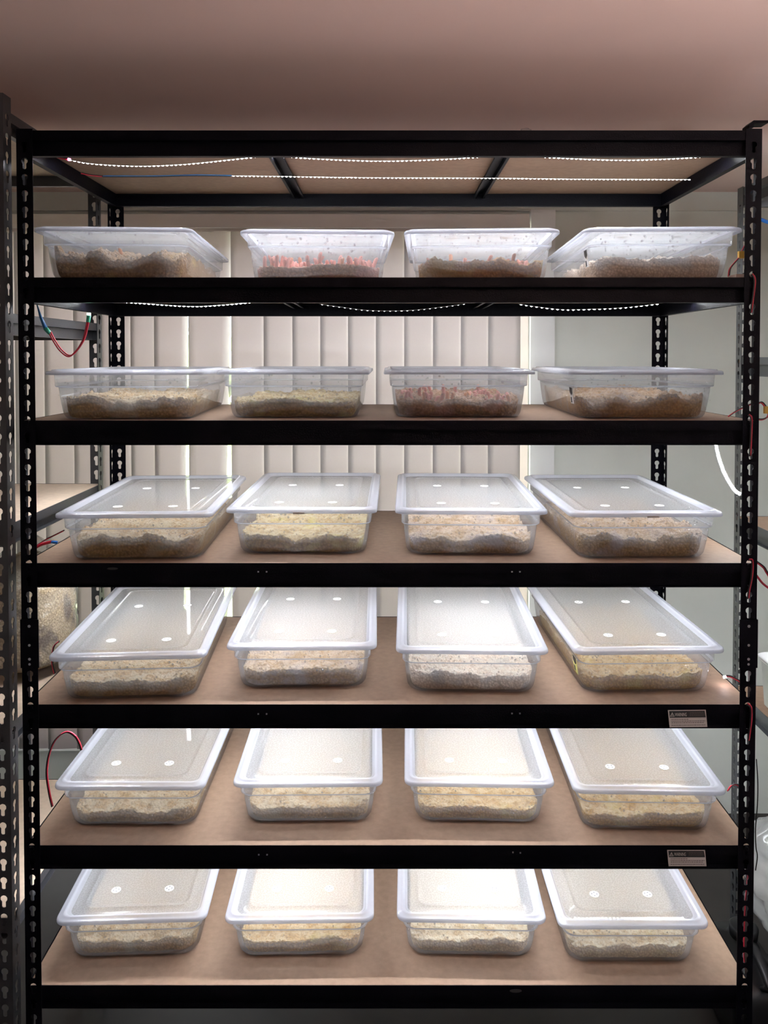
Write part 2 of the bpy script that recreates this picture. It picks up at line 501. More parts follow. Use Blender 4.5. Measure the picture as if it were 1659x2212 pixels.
def rack(name, label, x0, x1, y0, y1, zt, levels, pitch, h, fw, mat, boardmat, phase, kscale=1.0, group=None, skip_posts=()):
    t = thing(name, label, 'shelving rack', (0, 0, 0), 0, group)
    pm = post_mesh(zt, pitch, fw, phase, mat, kscale)
    posts = []
    for i, (px, py, sx, sy) in enumerate(((x0, y0, 1, 1), (x1, y0, -1, 1), (x0, y1, 1, -1), (x1, y1, -1, -1))):
        posts.append(link('post', pm, t, (px, py, 0), scale=(sx, sy, 1)))
    e = .0019
    bx = beam_mesh(x1 - x0 - 2 * e, h, mat); by = beam_mesh(y1 - y0 - .044, h, mat)
    bm = MB(); bm.box((x0 + .0045, y0 + .0045, -.0168), (x1 - .0045, y1 - .0045, -.0005)); bme = bm.mesh('board', boardmat)
    beams = []
    for z in levels:
        beams.append(link('beam', bx, t, (x0 + e, y0 + e, z)))
        link('beam', bx, t, (x1 - e, y1 - e, z), (0, 0, math.pi))
        link('beam', by, t, (x0 + e, y1 - .022, z), (0, 0, -math.pi / 2))
        link('beam', by, t, (x1 - e, y0 + .022, z), (0, 0, math.pi / 2))
        link('board', bme, t, (0, 0, z))
    return t, posts, beams


RX0, RX1 = P(40, 772, 0).x, P(1641, 772, 0).x
RY1 = 0.564
ZTOP = P(1630, 278, 0).z
ROWPX = [281, 599, 908.5, 1217, 1523, 1828, 2131]
LV = [P(834, p, 0).z for p in ROWPX]
# phase so that a keyhole sits at photo row 349
zk = P(52, 352, 0).z
PITCH = 0.0335
ph = (zk - PITCH / 2) % PITCH
main, mposts, mbeams = rack('steel_shelving_rack', 'tall black slotted-steel rack in the middle with six loaded brown shelf boards',
                            RX0, RX1, 0, RY1, ZTOP, LV, PITCH, .0505, .0335, BLACK, MDF, ph)
# cross supports under the two upper boards
for li in (0, 1):
    for px in (585, 1098):
        x = P(px, 337, .02).x
        mb = MB(); z = LV[li]
        mb.box((x - .011, .020, z - .030), (x - .0095, RY1 - .020, z - .0172)); mb.box((x + .0095, .020, z - .030), (x + .011, RY1 - .020, z - .0172))
        mb.box((x - .0095, .020, z - .0187), (x + .0095, RY1 - .020, z - .0172))
        mb.box((x - .016, .020, z - .0315), (x - .0095, RY1 - .020, z - .030)); mb.box((x + .0095, .020, z - .0315), (x + .016, RY1 - .020, z - .030))
        build(mb, 'cross_support', BLACK, main)
# bright metal dots standing in for light shining through the front beam slots
for px, py in ((558, 1235), (576, 1235), (1106, 1235), (1123, 1235), (558, 1542), (576, 1542), (1106, 1541), (1123, 1541), (559, 1846), (577, 1846), (1108, 1841), (1124, 1842)):
    p = P(px, py, .0019); mb = MB(); mb.box((p.x - .0016, .0008, p.z - .0014), (p.x + .0016, .0030, p.z + .0014)); build(mb, 'slot_light_dot', HOLELIGHT, main)
# splice sleeves half way down the front posts
for i, (px, sx) in enumerate(((RX0, 1), (RX1, -1))):
    za, zb = P(60, 1442, 0).z, P(60, 1338, 0).z
    mb = MB(); a, b = sorted((px - sx * .0015, px + sx * .0365))
    mb.box((a, -.0024, za), (b, -.0006, zb))
    a2, b2 = sorted((px - sx * .0018, px - sx * .0004)); mb.box((a2, -.0024, za), (b2, .035, zb))
    sp = build(mb, 'post_sleeve', BLACK, main)
    for py, w in ((1352, .0032), (1393, .0028), (1423, .0030), (1434, .0026)):  # pale discs standing in for light seen through the sleeve's holes
        z = P(60, py, 0).z; xc = px + sx * .0172
        mb = MB(); mb.loft([[(xc + w * math.cos(k * .785), y, z + w * math.sin(k * .785)) for k in range(8)] for y in (-.0030, -.0020)], True, True)
        build(mb, 'hole_light_dot', HOLELIGHT, sp)
# dark bolts in the keyholes at the beams
for z in LV[1:6]:
    for px, sx in ((RX0, 1), (RX1, -1)):
        xc = px + sx * .0172; zz = z - .004
        mb = MB(); mb.loft([[(xc + r * math.cos(k * .6283), y, zz + r * math.sin(k * .6283)) for k in range(10)] for y, r in ((-.0008, .0052), (-.0030, .0050), (-.0038, .0034))], True, True)
        build(mb, 'bolt', BLACK, main)
# angle bracket capping the right front post
a, b = P(1614, 263, .01), P(1655, 279, .01)
mb = MB(); mb.loft([[(a.x, y, b.z), (a.x + .008, y, b.z), (a.x + .010, y, a.z - .006), (b.x, y, a.z - .005), (b.x, y, a.z), (a.x + .009, y, a.z), (a.x, y, a.z - .008)] for y in (.0, .032)], True, True)
build(mb, 'post_cap', BLACK, main)
# little tags on two beams
for px0, px1, py0, py1, y in ((231, 255, 1226, 1231, .0012), (1101, 1127, 2137, 2144, .0012)):
    a, b = P(px0, py0, y), P(px1, py1, y)
    mb = MB(); mb.loft([[(p[0], yy, p[2]) for p in [((a.x + b.x) / 2 + (b.x - a.x) / 2 * math.cos(k * .5236), 0, (a.z + b.z) / 2 + (a.z - b.z) / 2 * math.sin(k * .5236)) for k in range(12)]] for yy in (.0006, .0018)], True, True)
    build(mb, 'beam_mark', INKGREY, main)

# neighbour rack on the left
lx1 = P(8, 400, -.014).x
zs_left = [P(0, 232, -.014).z, EYE + .092, EYE - .350, EYE - .772, EYE - 1.180]
left, _, _ = rack('steel_shelving_rack', 'black slotted-steel rack at the left edge holding a big plastic bag', lx1 - 1.0, lx1, -.014, .534,
                  zs_left[0] + .03, zs_left, .0389, .044, .0345, pbr('charcoal_powder_coat', (0.035, 0.036, 0.042), 0.33, bump=0.15, bscale=300), MDF2, .0142, 1.12)
# neighbour rack on the right, its long side running towards the viewer
rx0 = P(1590, 800, .60).x
zs_right = [EYE + .475, EYE + .0, EYE - .455, EYE - .945, EYE - 1.46]
right, _, _ = rack('steel_shelving_rack', 'charcoal slotted-steel rack at the right edge running towards the viewer', rx0, rx0 + .5, -.92, .602,
                   P(1601, 408, .602).z, zs_right, PITCH, .05, .0335, GREYSTEEL, MDF, .012)

# ------------------------------------------------------------------ LED strips
def led_strip(label, pts, normal, seg=3, watt=1.0, pitch=.0098, wide=.009, lit=(0.0, 1.0), mat=None):
    pts = catmull(pts, 10); nrm = Vector(normal).normalized()
    tot = sum((pts[i + 1] - pts[i]).length for i in range(len(pts) - 1))
    t = thing('led_strip', label, 'light strip', pts[0], 0, 'white LED strips under the shelf boards')
    org = pts[0]; mb = MB(); ch = MB()
    acc, nxt = 0.0, pitch / 2
    rows = []
    for i, p in enumerate(pts):
        tg = (pts[min(i + 1, len(pts) - 1)] - pts[max(i - 1, 0)]).normalized()
        side = tg.cross(nrm).normalized(); rows.append((p - org, side, tg))
    vs = []
    for p, side, tg in rows:
        nn = side.cross(tg).normalized()
        if nn.dot(nrm) < 0: nn = -nn
        vs += [p - side * wide / 2, p + side * wide / 2, p + side * wide / 2 - nn * .0008, p - side * wide / 2 - nn * .0008]
    fs = []
    for i in range(len(rows) - 1):
        for k in range(4): fs.append((4 * i + k, 4 * i + (k + 1) % 4, 4 * i + 4 + (k + 1) % 4, 4 * i + 4 + k))
    fs += [(0, 3, 2, 1), tuple(4 * (len(rows) - 1) + k for k in range(4))]
    mb.add(vs, fs); build(mb, 'tape', TAPE, t)
    for i in range(len(pts) - 1):
        L = (pts[i + 1] - pts[i]).length
        while nxt <= acc + L:
            u = nxt / tot
            if lit[0] <= u <= lit[1]:
                p = pts[i] + (pts[i + 1] - pts[i]) * ((nxt - acc) / L) - org
                _, side, tg = rows[i]; nn = side.cross(tg).normalized()
                if nn.dot(nrm) < 0: nn = -nn
                q = .0023
                c = [p + side * q + tg * q, p - side * q + tg * q, p - side * q - tg * q, p + side * q - tg * q]
                ch.add([v + nn * .0002 for v in c] + [p + nn * .0016], [(0, 1, 4), (1, 2, 4), (2, 3, 4), (3, 0, 4)])
            nxt += pitch
        acc += L
    o = build(ch, 'led_chips', mat or LED, t); o['kind'] = 'stuff'
    m = len(pts) - 1
    for k in range(seg):                                  # the strip's own light
        a, b = pts[m * k // seg], pts[m * (k + 1) // seg]; tg = (b - a)
        L = tg.length; tg.normalize(); zl = -(nrm - tg * nrm.dot(tg)).normalized(); yl = zl.cross(tg)
        ld = bpy.data.lights.new('strip_light', 'AREA'); ld.shape = 'RECTANGLE'; ld.size = L; ld.size_y = .002
        ld.energy = LED_WATT * watt * L; ld.color = LED_COLOR[:3]
        lo = bpy.data.objects.new('strip_light', ld); C.objects.link(lo); lo.parent = t
        lo.matrix_local = Matrix(((tg.x, yl.x, zl.x, 0), (tg.y, yl.y, zl.y, 0), (tg.z, yl.z, zl.z, 0), (0, 0, 0, 1)))
        mid = pts[(m * k // seg + m * (k + 1) // seg) // 2]
        lo.location = ((a + b) / 2 + mid) / 2 - org - zl * .0010
    return t


DN = (0, 0, -1)
TW = (0, .17, -.985)      # top strips tilted back, a twist added to brighten the upper wall
names = ['top', 'second', 'third', 'fourth', 'fifth', 'sixth']
for li in range(6):
    z = LV[li]
    for j, yy in enumerate((.115, .300)):
        if li == 0 and j == 0:
            pts = [P(x, y, yy) for x, y in ((147, 345), (200, 354), (300, 359), (400, 355), (500, 345), (568, 337.5))]
            led_strip('front white LED strip sagging under the top board, left of the first support', pts, TW, watt=1.25)
            pts = [P(x, y, yy) for x, y in ((597, 337), (700, 344), (830, 348), (960, 344), (1082, 336))]
            led_strip('front white LED strip under the top board between the two supports', pts, TW, watt=1.25)
            pts = [P(x, y, yy) for x, y in ((1116, 336), (1220, 342), (1340, 346), (1450, 343), (1550, 337))]
            led_strip('front white LED strip under the top board, right of the second support', pts, TW, watt=1.25)
        elif li == 0:
            pts = [P(x, y, .265) for x, y in ((500, 380), (590, 381), (800, 384), (1060, 385), (1240, 387), (1490, 388))]
            led_strip('rear white LED strip running straight under the top board', pts, TW, seg=1, watt=1.25)
        elif li == 1 and j == 0:
            pts = [P(x, y, .12) for x, y in ((222, 650), (300, 655), (410, 662), (480, 659), (548, 653))]
            led_strip('bright left LED strip sagging below the second beam from the top', pts, DN)
            pts = [P(x, y, .16) for x, y in ((690, 657), (740, 664), (800, 671), (880, 671), (950, 664), (1002, 657))]
            led_strip('thin sagging middle LED strip below the second beam from the top', pts, (0, .2, -.98), wide=.004, watt=.05, pitch=.013, mat=LEDDIM)
            pts = [P(x, y, .16) for x, y in ((1120, 657), (1160, 663), (1215, 669), (1280, 668), (1345, 665), (1420, 657))]
            led_strip('thin sagging right LED strip below the second beam from the top', pts, (0, .1, -.99), wide=.005, watt=.3, pitch=.012)
        else:
            zz = z - .026
            pts = [(RX0 + .03 + (RX1 - RX0 - .06) * k / 6, yy, zz - .004 * math.sin(k / 6 * math.pi * 3) ** 2) for k in range(7)]
            led_strip(f'{"front" if j == 0 else "rear"} LED strip hidden under the {names[li]} shelf board from the top', pts, DN, seg=1)
pts = [P(1546, 958, .26), P(1552, 985, .25), P(1560, 1010, .24), P(1572, 1036, .23), P(1588, 1060, .22), P(1600, 1068, .21)]
led_strip('loose bright LED strip end drooping in front of the right back wall', pts, (-.2, -1, -.15), pitch=.0085)
# right rack lamps
for k, z in enumerate(zs_right[:4]):
    pts = [(rx0 + .2, -.85, z - .022), (rx0 + .2, -.3, z - .026), (rx0 + .2, .2, z - .026), (rx0 + .2, .55, z - .022)]
    led_strip(f'LED strip under board {["one", "two", "three", "four"][k]} of the right-hand rack', pts, DN, seg=1)

pts = [(rx0 + .36, -.8, zs_right[0] + .012), (rx0 + .36, -.3, zs_right[0] + .012), (rx0 + .36, .1, zs_right[0] + .012), (rx0 + .36, .5, zs_right[0] + .012)]  # invented strip, out of sight, put here to lift the ceiling brightness
led_strip('unseen upward LED strip added on the right-hand rack to brighten the ceiling', pts, (0, 0, 1), seg=1, watt=3.0)

# ------------------------------------------------------------------ tubs and lids
LW, LL, TH = .327, .530, .100      # rim width, rim length, tub height
hw, hl = LW / 2, LL / 2


def tub_mesh():
    pr = [(.000, -.005, .020), (.0, .0, .020), (.011, .0, .018), (.0130, -.002, .020), (.0132, -.015, .022), (.0133, -.0285, .024), (.0142, -.0300, .025), (.0172, -.0306, .026), (.0182, -.0320, .027),
          (.0200, -.055, .030), (.0228, -.080, .034), (.0243, -.090, .036), (.0278, -.0965, .036), (.0330, -.0995, .034), (.040, -.100, .03)]
    mb = MB(); lp = [rrect(hw - i, hl - i, r, z + TH) for i, z, r in pr]
    mb.loft(lp[:4], mi=1); mb.loft(lp[3:6]); mb.loft(lp[5:9], mi=1); mb.loft(lp[8:], False, True)
    return mb.mesh('tub', [TUB, TUBRIM], True)


def lid_mesh():
    pr = [(-.0010, -.0062, .022), (-.0015, -.003, .0225), (-.0005, .0008, .022), (.002, .0022, .020), (.0080, .0026, .019), (.0095, .0050, .018), (.0150, .0055, .017), (.0175, .0035, .017),
          (.0190, -.0005, .020), (.0225, -.0020, .022), (.0300, -.0020, .022), (.0440, -.0018, .022), (.0455, -.0004, .022), (.0490, -.0004, .022), (.0505, -.0018, .022), (.058, -.0018, .02), (.075, -.0018, .02)]
    mb = MB(); lp = [rrect(hw - i, hl - i, r, z + TH) for i, z, r in pr]
    mb.loft(lp[:10], mi=1); mb.loft(lp[9:], False, True)
    return mb.mesh('lid', [LID, LIDRIM], True)


TUBM, LIDM = tub_mesh(), lid_mesh()


def vent_mesh():
    mb = MB(); r = .0105
    mb.loft([[(q * math.cos(k * math.pi / 9), q * math.sin(k * math.pi / 9), z) for k in range(18)] for q, z in ((r, 0), (r, .0006), (r * .9, .0008))], False, True, 0)
    for a in (20, 110, 200, 290):
        cx, cy = .0058 * math.cos(rad(a)), .0058 * math.sin(rad(a))
        mb.add([(cx + .0021 * math.cos(k * .785), cy + .0021 * math.sin(k * .785), .00095) for k in range(8)], [tuple(range(8))], 1)
    return mb.mesh('filter_vent', [VENT, VENTDOT])


VENTM = vent_mesh()


def drop_mesh(seed, n):
    """condensation beads on the front wall of a tub"""
    rr = random.Random(seed); mb = MB()
    for k in range(n):
        z = TH - rr.uniform(.004, .062 if rr.random() < .8 else .08); x = rr.uniform(-hw + .025, hw - .025)
        inset = .0136 if z > TH - .03 else .0160 + (TH - .0315 - z) * .125
        r = rr.choice((.0009, .0011, .0014, .0018, .0024)) * rr.uniform(.8, 1.1)
        y = -(hl - inset) - .0002
        rings = []
        for q, d in ((1, 0), (.7, .5), (.0001, .75)):
            rings.append([(x + r * q * math.cos(a * 1.0472), y - r * d * .6, z + r * 1.15 * q * math.sin(a * 1.0472)) for a in range(6)])
        mb.loft(rings, True, False)
    return mb.mesh('condensation', DROP, True)


DROPS = {(s, n): drop_mesh(s * 31 + n, n) for s in range(2) for n in (30, 90, 170)}

STY = {
    'fuzzy': grain_mat('fuzzy_brown_culture', (0.248, 0.174, 0.124), (0.496, 0.336, 0.096), (0.459, 0.385, 0.344), .85, .57),
    'pink': grain_mat('pink_culture', (0.31, 0.205, 0.18), (0.528, 0.264, 0.216), (0.558, 0.394, 0.361), .7, .5),
    'goldpink': grain_mat('rusty_gold_culture', (0.26, 0.136, 0.056), (0.448, 0.272, 0.072), (0.476, 0.312, 0.18), .6, .5),
    'white': grain_mat('white_culture', (0.54, 0.50, 0.63), (0.528, 0.464, 0.416), (0.656, 0.615, 0.59), .95, .55),
    'cream': grain_mat('cream_grain', (.40, .33, .27), (.56, .43, .18), (.74, .67, .55), .9, .62),
    'tan': grain_mat('tan_grain', (0.31, 0.223, 0.124), (0.448, 0.344, 0.192), (0.623, 0.541, 0.426), .8, .55),
    'olive': grain_mat('olive_gold_grain', (0.26, 0.192, 0.081), (0.496, 0.4, 0.08), (0.607, 0.541, 0.394), .7, .56),
    'mauve': grain_mat('mauve_white_grain', (0.285, 0.205, 0.13), (0.384, 0.304, 0.272), (0.607, 0.492, 0.41), .85, .5),
    'gold': grain_mat('golden_grain', (0.335, 0.223, 0.081), (0.528, 0.368, 0.08), (0.656, 0.541, 0.377), .75, .55),
    'brownpink': grain_mat('pinkish_brown_culture', (0.236, 0.143, 0.087), (0.416, 0.232, 0.168), (0.574, 0.394, 0.312), .7, .52),
    'brown': grain_mat('brown_fuzzy_grain', (0.285, 0.18, 0.093), (0.352, 0.232, 0.16), (0.59, 0.476, 0.394), .8, .52),
}


def culture_mesh(seed, base, amp, lump, mat):
    nx, ny = 84, 128
    off = Vector((seed * 3.17, seed * 1.31, seed * .77)); vs = []; fs = []
    w0, l0 = hw - .0325, hl - .0325; rc = .034

    def shape(u, v, z):
        g = min(1.0, max(0.0, (z - .004) / .05)) * .0062 + .0002
        a, b = w0 + g, l0 + g
        x, y = u * a, v * b
        ex, ey = abs(x) - (a - rc), abs(y) - (b - rc)
        if ex > 0 and ey > 0:
            d = math.hypot(ex, ey); m = max(ex, ey)
            x = math.copysign(a - rc + ex * m / d, x); y = math.copysign(b - rc + ey * m / d, y)
        return x, y
    H = []
    for j in range(ny + 1):
        v = -1 + 2 * j / ny
        for i in range(nx + 1):
            u = -1 + 2 * i / nx
            p = Vector((u * w0, v * l0, 0)) + off
            h = base + amp * (noise.noise(p * 14) * .8 + noise.noise(p * 34) * .55)
            d = noise.voronoi(p * 120)[0]
            h += lump * (1 - min(1, d[0] * 1.5)) + noise.noise(p * 230) * lump * .35
            d2 = noise.voronoi(p * 62)[0]
            h += lump * .9 * (1 - min(1, d2[0] * 1.3))
            edge = max(abs(u), abs(v))
            h = max(.008, min(.074, h)); H.append(h)
            x, y = shape(u, v, h); vs.append((x, y, h))
    for j in range(ny):
        for i in range(nx):
            a = j * (nx + 1) + i; fs.append((a, a + 1, a + nx + 2, a + nx + 1))
    border = [i for i in range(nx + 1)] + [j * (nx + 1) + nx for j in range(1, ny + 1)] + [ny * (nx + 1) + i for i in range(nx - 1, -1, -1)] + [j * (nx + 1) for j in range(ny - 1, 0, -1)]
    prev = border; levels = [.66, .33, .12, 0]
    for q in levels:
        ring = []
        for b in border:
            j, i = divmod(b, nx + 1); u, v = -1 + 2 * i / nx, -1 + 2 * j / ny
            z = .0022 + (H[b] - .0022) * q; x, y = shape(u, v, z)
            s = 1.0 if q > 0.05 else .965
            if .05 < q < .2: s = .99
            ring.append(len(vs)); vs.append((x * s, y * s, z))
        m = len(ring)
        for k in range(m): fs.append((prev[k], ring[k], ring[(k + 1) % m], prev[(k + 1) % m]))
        prev = ring
    fs.append(tuple(prev))
    me = bpy.data.meshes.new('grain_culture'); me.from_pydata(vs, [], fs); me.materials.append(mat)
    me.polygons.foreach_set('use_smooth', [True] * len(me.polygons)); me.update()
    return me, H, nx, ny


def stalk_mesh(seed, mat):
    rr = random.Random(seed); mb = MB(); n = 7
    bx, by = rr.uniform(-.25, .25), rr.uniform(-.25, .25); rings = []
    for t, r in ((0, .20), (.25, .17), (.55, .16), (.8, .17), (.93, .13), (1, .03)):
        cx, cy = bx * t * t, by * t * t
        rings.append([(cx + r * math.cos(k * 2 * math.pi / n), cy + r * math.sin(k * 2 * math.pi / n), t) for k in range(n)])
    mb.loft(rings, True, True); return mb.mesh('stalk', mat, True)


STALKS = {m.name: [stalk_mesh(s, m) for s in range(4)] for m in (PINK, ORANGE, RUST)}

# body edges in the photograph (left px, right px, yaw), contents style, mean height, swell, lump
TUBS = [
    [(93, 404, 3, 'fuzzy', .040, .020, .006), (535, 838, 2.5, 'pink', .020, .006, .004), (887, 1192, -3, 'goldpink', .026, .012, .005), (1273, 1584, -2.5, 'white', .032, .008, .005)],
    [(116, 424, 4, 'tan', .030, .010, .006), (482, 783, 0, 'olive', .024, .009, .005), (847, 1139, 0, 'brownpink', .026, .012, .005), (1243, 1548, -1.7, 'brown', .032, .014, .006)],
    [(131, 442, 2, 'tan', .036, .012, .005), (500, 800, -.5, 'olive', .028, .011, .005), (868, 1170, -1.5, 'mauve', .030, .010, .005), (1245, 1552, .8, 'mauve', .036, .013, .006)],
    [(116, 427, 3.4, 'tan', .026, .007, .005), (501, 799, .7, 'mauve', .030, .008, .005), (870, 1173, -1.5, 'white', .030, .010, .006), (1256, 1559, 1.8, 'gold', .026, .009, .005)],
    [(123, 424, 0, 'tan', .022, .007, .005), (514, 812, .8, 'tan', .024, .007, .005), (890, 1186, -1.5, 'gold', .022, .007, .005), (1258, 1562, -1.5, 'gold', .022, .008, .005)],
    [(126, 425, 2.5, 'tan', .026, .010, .005), (497, 790, 1, 'gold', .024, .008, .005), (875, 1168, -1.5, 'cream', .022, .009, .005), (1226, 1528, 0, 'cream', .026, .009, .005)],
]
CONT = [
    ['fuzzy brown clumps with a yellow patch', 'dense pink finger-like stalks', 'rusty gold clumps and a few pink stalks', 'an even white fluffy layer'],
    ['lumpy tan grain', 'olive and yellow wet grain', 'pinkish brown growth and tiny stalks', 'brown fuzzy grain heaped to the right'],
    ['tan grain sloping up to the left', 'olive grain standing in yellow liquid', 'mauve and gold grain', 'greyish mauve grain'],
    ['greyish tan grain', 'mauve brown grain over an orange glow', 'white and grey grain', 'golden wet grain'],
    ['tan grain with a yellow spot', 'tan grain with a yellow middle', 'golden wet grain', 'gold grain with an orange lump'],
    ['tan grain heaped at both ends', 'gold tan grain', 'pale cream grain', 'cream grain with yellow tips']]
TIER = ['top tier', 'second tier', 'third tier', 'fourth tier', 'fifth tier', 'lowest tier']
PLACE = ['far left', 'second from left', 'third from left', 'far right']
BODYW = .3006
nstalk = {(0, 1): (130, 'pink_stalk', .018, .034), (0, 2): (34, 'rust_stalk', .012, .024), (0, 0): (8, 'orange_stalk', .008, .016), (1, 2): (55, 'pink_stalk', .012, .024)}
for r in range(6):
    z = LV[r + 1]
    for c in range(4):
        xl, xr, yaw, sty, base, amp, lump = TUBS[r][c]
        d = BODYW * F_PX / (xr - xl)
        d = max(1.645, min(1.70, d))
        yf = d - D0
        # centre of the front body edge, then half the length back along the tub's own axis
        zrim = z + TH
        xc = ((xl + xr) / 2 - PP[0]) / F_PX * d
        a = rad(yaw); back = hl - .0135
        loc = (xc - math.sin(a) * back, yf + math.cos(a) * back, z)
        # keep the tub off the rear posts
        t = thing('food_storage_tub', f'lidded tub of {CONT[r][c]}, {PLACE[c]}, {TIER[r]}', 'container', loc, a, 'clear lidded tubs on the rack')
        link('tub', TUBM, t).modifiers.new('thickness', 'SOLIDIFY').thickness = .0010
        lid = link('lid', LIDM, t)
        lid.location.z = .0012
        for vx in (-.061, .061):
            for vy in (-hl + .104, -hl + .345):
                link('filter_vent', VENTM, lid, (vx, vy, TH - .0016), (0, 0, R.uniform(0, 6)))
        nd = 170 if r == 0 and c > 0 else (90 if r < 4 else 30)
        o = link('condensation', DROPS[((r + c) % 2, nd)], t); o['kind'] = 'stuff'
        me, H, nx, ny = culture_mesh(r * 4 + c + 1, base + .008, amp * 1.55, lump * 1.15, STY[sty])
        g = link('grain_culture', me, None, loc, (0, 0, a))
        tag(g, f'{CONT[r][c]} in the {PLACE[c]} tub, {TIER[r]}', 'culture', 'grain cultures inside the tubs')
        if (r, c) in nstalk:
            n, mn, h0, h1 = nstalk[(r, c)]
            for k in range(n):
                i, j = R.randint(5, nx - 5), int(3 + (ny * .7) * R.random() ** 1.6)
                hgt = R.uniform(h0, h1)
                mname = mn if R.random() < .8 else R.choice(('pink_stalk', 'orange_stalk', 'rust_stalk'))
                v = me.vertices[j * (nx + 1) + i].co
                link('stalk', STALKS[mname][R.randint(0, 3)], g, (v.x, v.y, v.z - .004), (R.uniform(-.3, .3), R.uniform(-.3, .3), R.uniform(0, 6)), (.026, .026, hgt))
        # maker's labels on the left long side of three tubs, small tags on two lids
        if (r, c) in ((0, 3), (1, 3), (3, 3)):
            mb = MB(); yl = -hl + .055; zz = TH - .040; xs = -(hw - .0188) - .0012
            sl = .14
            def q(y, zz2): return (xs + (TH - .05 - zz2) * sl, y, zz2)
            main_mat = 2 if (r, c) == (3, 3) else 0
            mb.add([q(yl, .030), q(yl + .030, .030), q(yl + .030, .066), q(yl, .066)], [(0, 3, 2, 1)], main_mat)
            e2 = -.0004
            mb.add([(p[0] + e2, p[1], p[2]) for p in (q(yl + .002, .054), q(yl + .015, .048), q(yl + .028, .054), q(yl + .028, .066), q(yl + .002, .066))], [(0, 4, 3, 2, 1)], 1)
            for k in range(4):
                mb.add([(p[0] + e2, p[1], p[2]) for p in (q(yl + .016 + k * .003, .032), q(yl + .0175 + k * .003, .032), q(yl + .0175 + k * .003, .044), q(yl + .016 + k * .003, .044))], [(0, 3, 2, 1)], 1)
            lb = build(mb, 'maker_label', [VENT, INKGREY, YLABEL], t)
            lb.modifiers.new('thickness', 'SOLIDIFY').thickness = .0003
        if (r, c) in ((2, 1), (2, 3)):
            px = {1: 645, 3: 1412}[c]; dx = ((px - PP[0]) / F_PX * (d - .012)) - xc
            mb = MB(); mb.box((dx - .0125, -hl - .0030, TH - .0058), (dx + .0125, -hl - .0016, TH - .0022)); build(mb, 'lid_tag', GREYTAG, t)

# ------------------------------------------------------------------ warning stickers
def text_mesh(txt, size, mat, bold=True):
    cu = bpy.data.curves.new('lettering', 'FONT'); cu.body = txt; cu.size = size
    cu.extrude = .0001
    ob = bpy.data.objects.new('lettering_source', cu); C.objects.link(ob)
    dg = bpy.context.evaluated_depsgraph_get(); me = bpy.data.meshes.new_from_object(ob.evaluated_get(dg))
    bpy.data.objects.remove(ob, do_unlink=True); bpy.data.curves.remove(cu)
    me.materials.clear(); me.materials.append(mat); return me


WARN = text_mesh('WARNING', .0105, PAPER)
for k, (pa, pb, tier) in enumerate((((1443, 1534), (1528, 1571), 'fourth'), ((1441, 1836), (1526, 1871), 'fifth'))):
    y = .0012; a, b = P(*pa, y), P(*pb, y); w, h = b.x - a.x, a.z - b.z
    t = thing('warning_sticker', f'white and black WARNING sticker on the beam below the {tier} tier', 'sticker', (a.x, y, b.z), 0, 'warning stickers on the beams')
    t.rotation_euler = (0, rad(-.6 if k == 0 else 0), 0)
    sk = .0035
    mb = MB(); mb.loft([[(sk, yy, 0), (w, yy, 0), (w - sk, yy, h), (0, yy, h)] for yy in (0, -.0004)], True, True); build(mb, 'sticker_sheet', PAPER, t)
    mb = MB(); mb.loft([[(.004, yy, h * .56), (w - .0035, yy, h * .56), (w - .006, yy, h * .95), (.0025, yy, h * .95)] for yy in (-.0004, -.0006)], True, True); build(mb, 'black_band', INK, t)
    mb = MB(); mb.loft([[(w * .52, yy, h * .60), (w - .005, yy, h * .60), (w - .007, yy, h * .91), (w * .50, yy, h * .91)] for yy in (-.0006, -.00075)], True, True); build(mb, 'print_panel', INKGREY, t)
    o = link('lettering', WARN, t, (w * .175, -.0007, h * .645), (math.pi / 2, 0, 0)); bw = max(v.co.x for v in WARN.vertices); o.scale = (w * .30 / bw, 1.0, 1)
    mb = MB(); s = h * .25; cx = w * .11; z0 = h * .63; pr = [(-.55 * s, 0), (.55 * s, 0), (0, s)]
    i2 = [(-.36 * s, .11 * s), (.36 * s, .11 * s), (0, .76 * s)]
    vs = [(cx + u, -.0007, z0 + v) for u, v in pr + i2]; mb.add(vs, [(0, 1, 4, 3), (1, 2, 5, 4), (2, 0, 3, 5)])
    mb.add([(cx - .0005, -.0007, z0 + .2 * s), (cx + .0005, -.0007, z0 + .2 * s), (cx + .0005, -.0007, z0 + .6 * s), (cx - .0005, -.0007, z0 + .6 * s)], [(0, 1, 2, 3)])
    build(mb, 'warning_triangle', PAPER, t).modifiers.new('thickness', 'SOLIDIFY').thickness = .0001
    mb = MB(); rr = random.Random(4)
    for zf, x1 in ((.46, .52), (.355, .95), (.26, .92), (.12, .95)):
        x = w * .09
        while x < w * x1:
            ww = rr.uniform(.0018, .005); mb.box((x, -.00055, h * zf - .0006), (min(x + ww, w * x1), -.0004, h * zf + .0007)); x += ww + .0009
    for zf in (.68, .745, .81, .865):
        x = w * .55
        while x < w * .90:
            ww = rr.uniform(.0018, .005); mb.box((x, -.0009, h * zf - .0003), (min(x + ww, w * .92), -.00075, h * zf + .0003)); x += ww + .001
    build(mb, 'print_lines', INKMID, t)

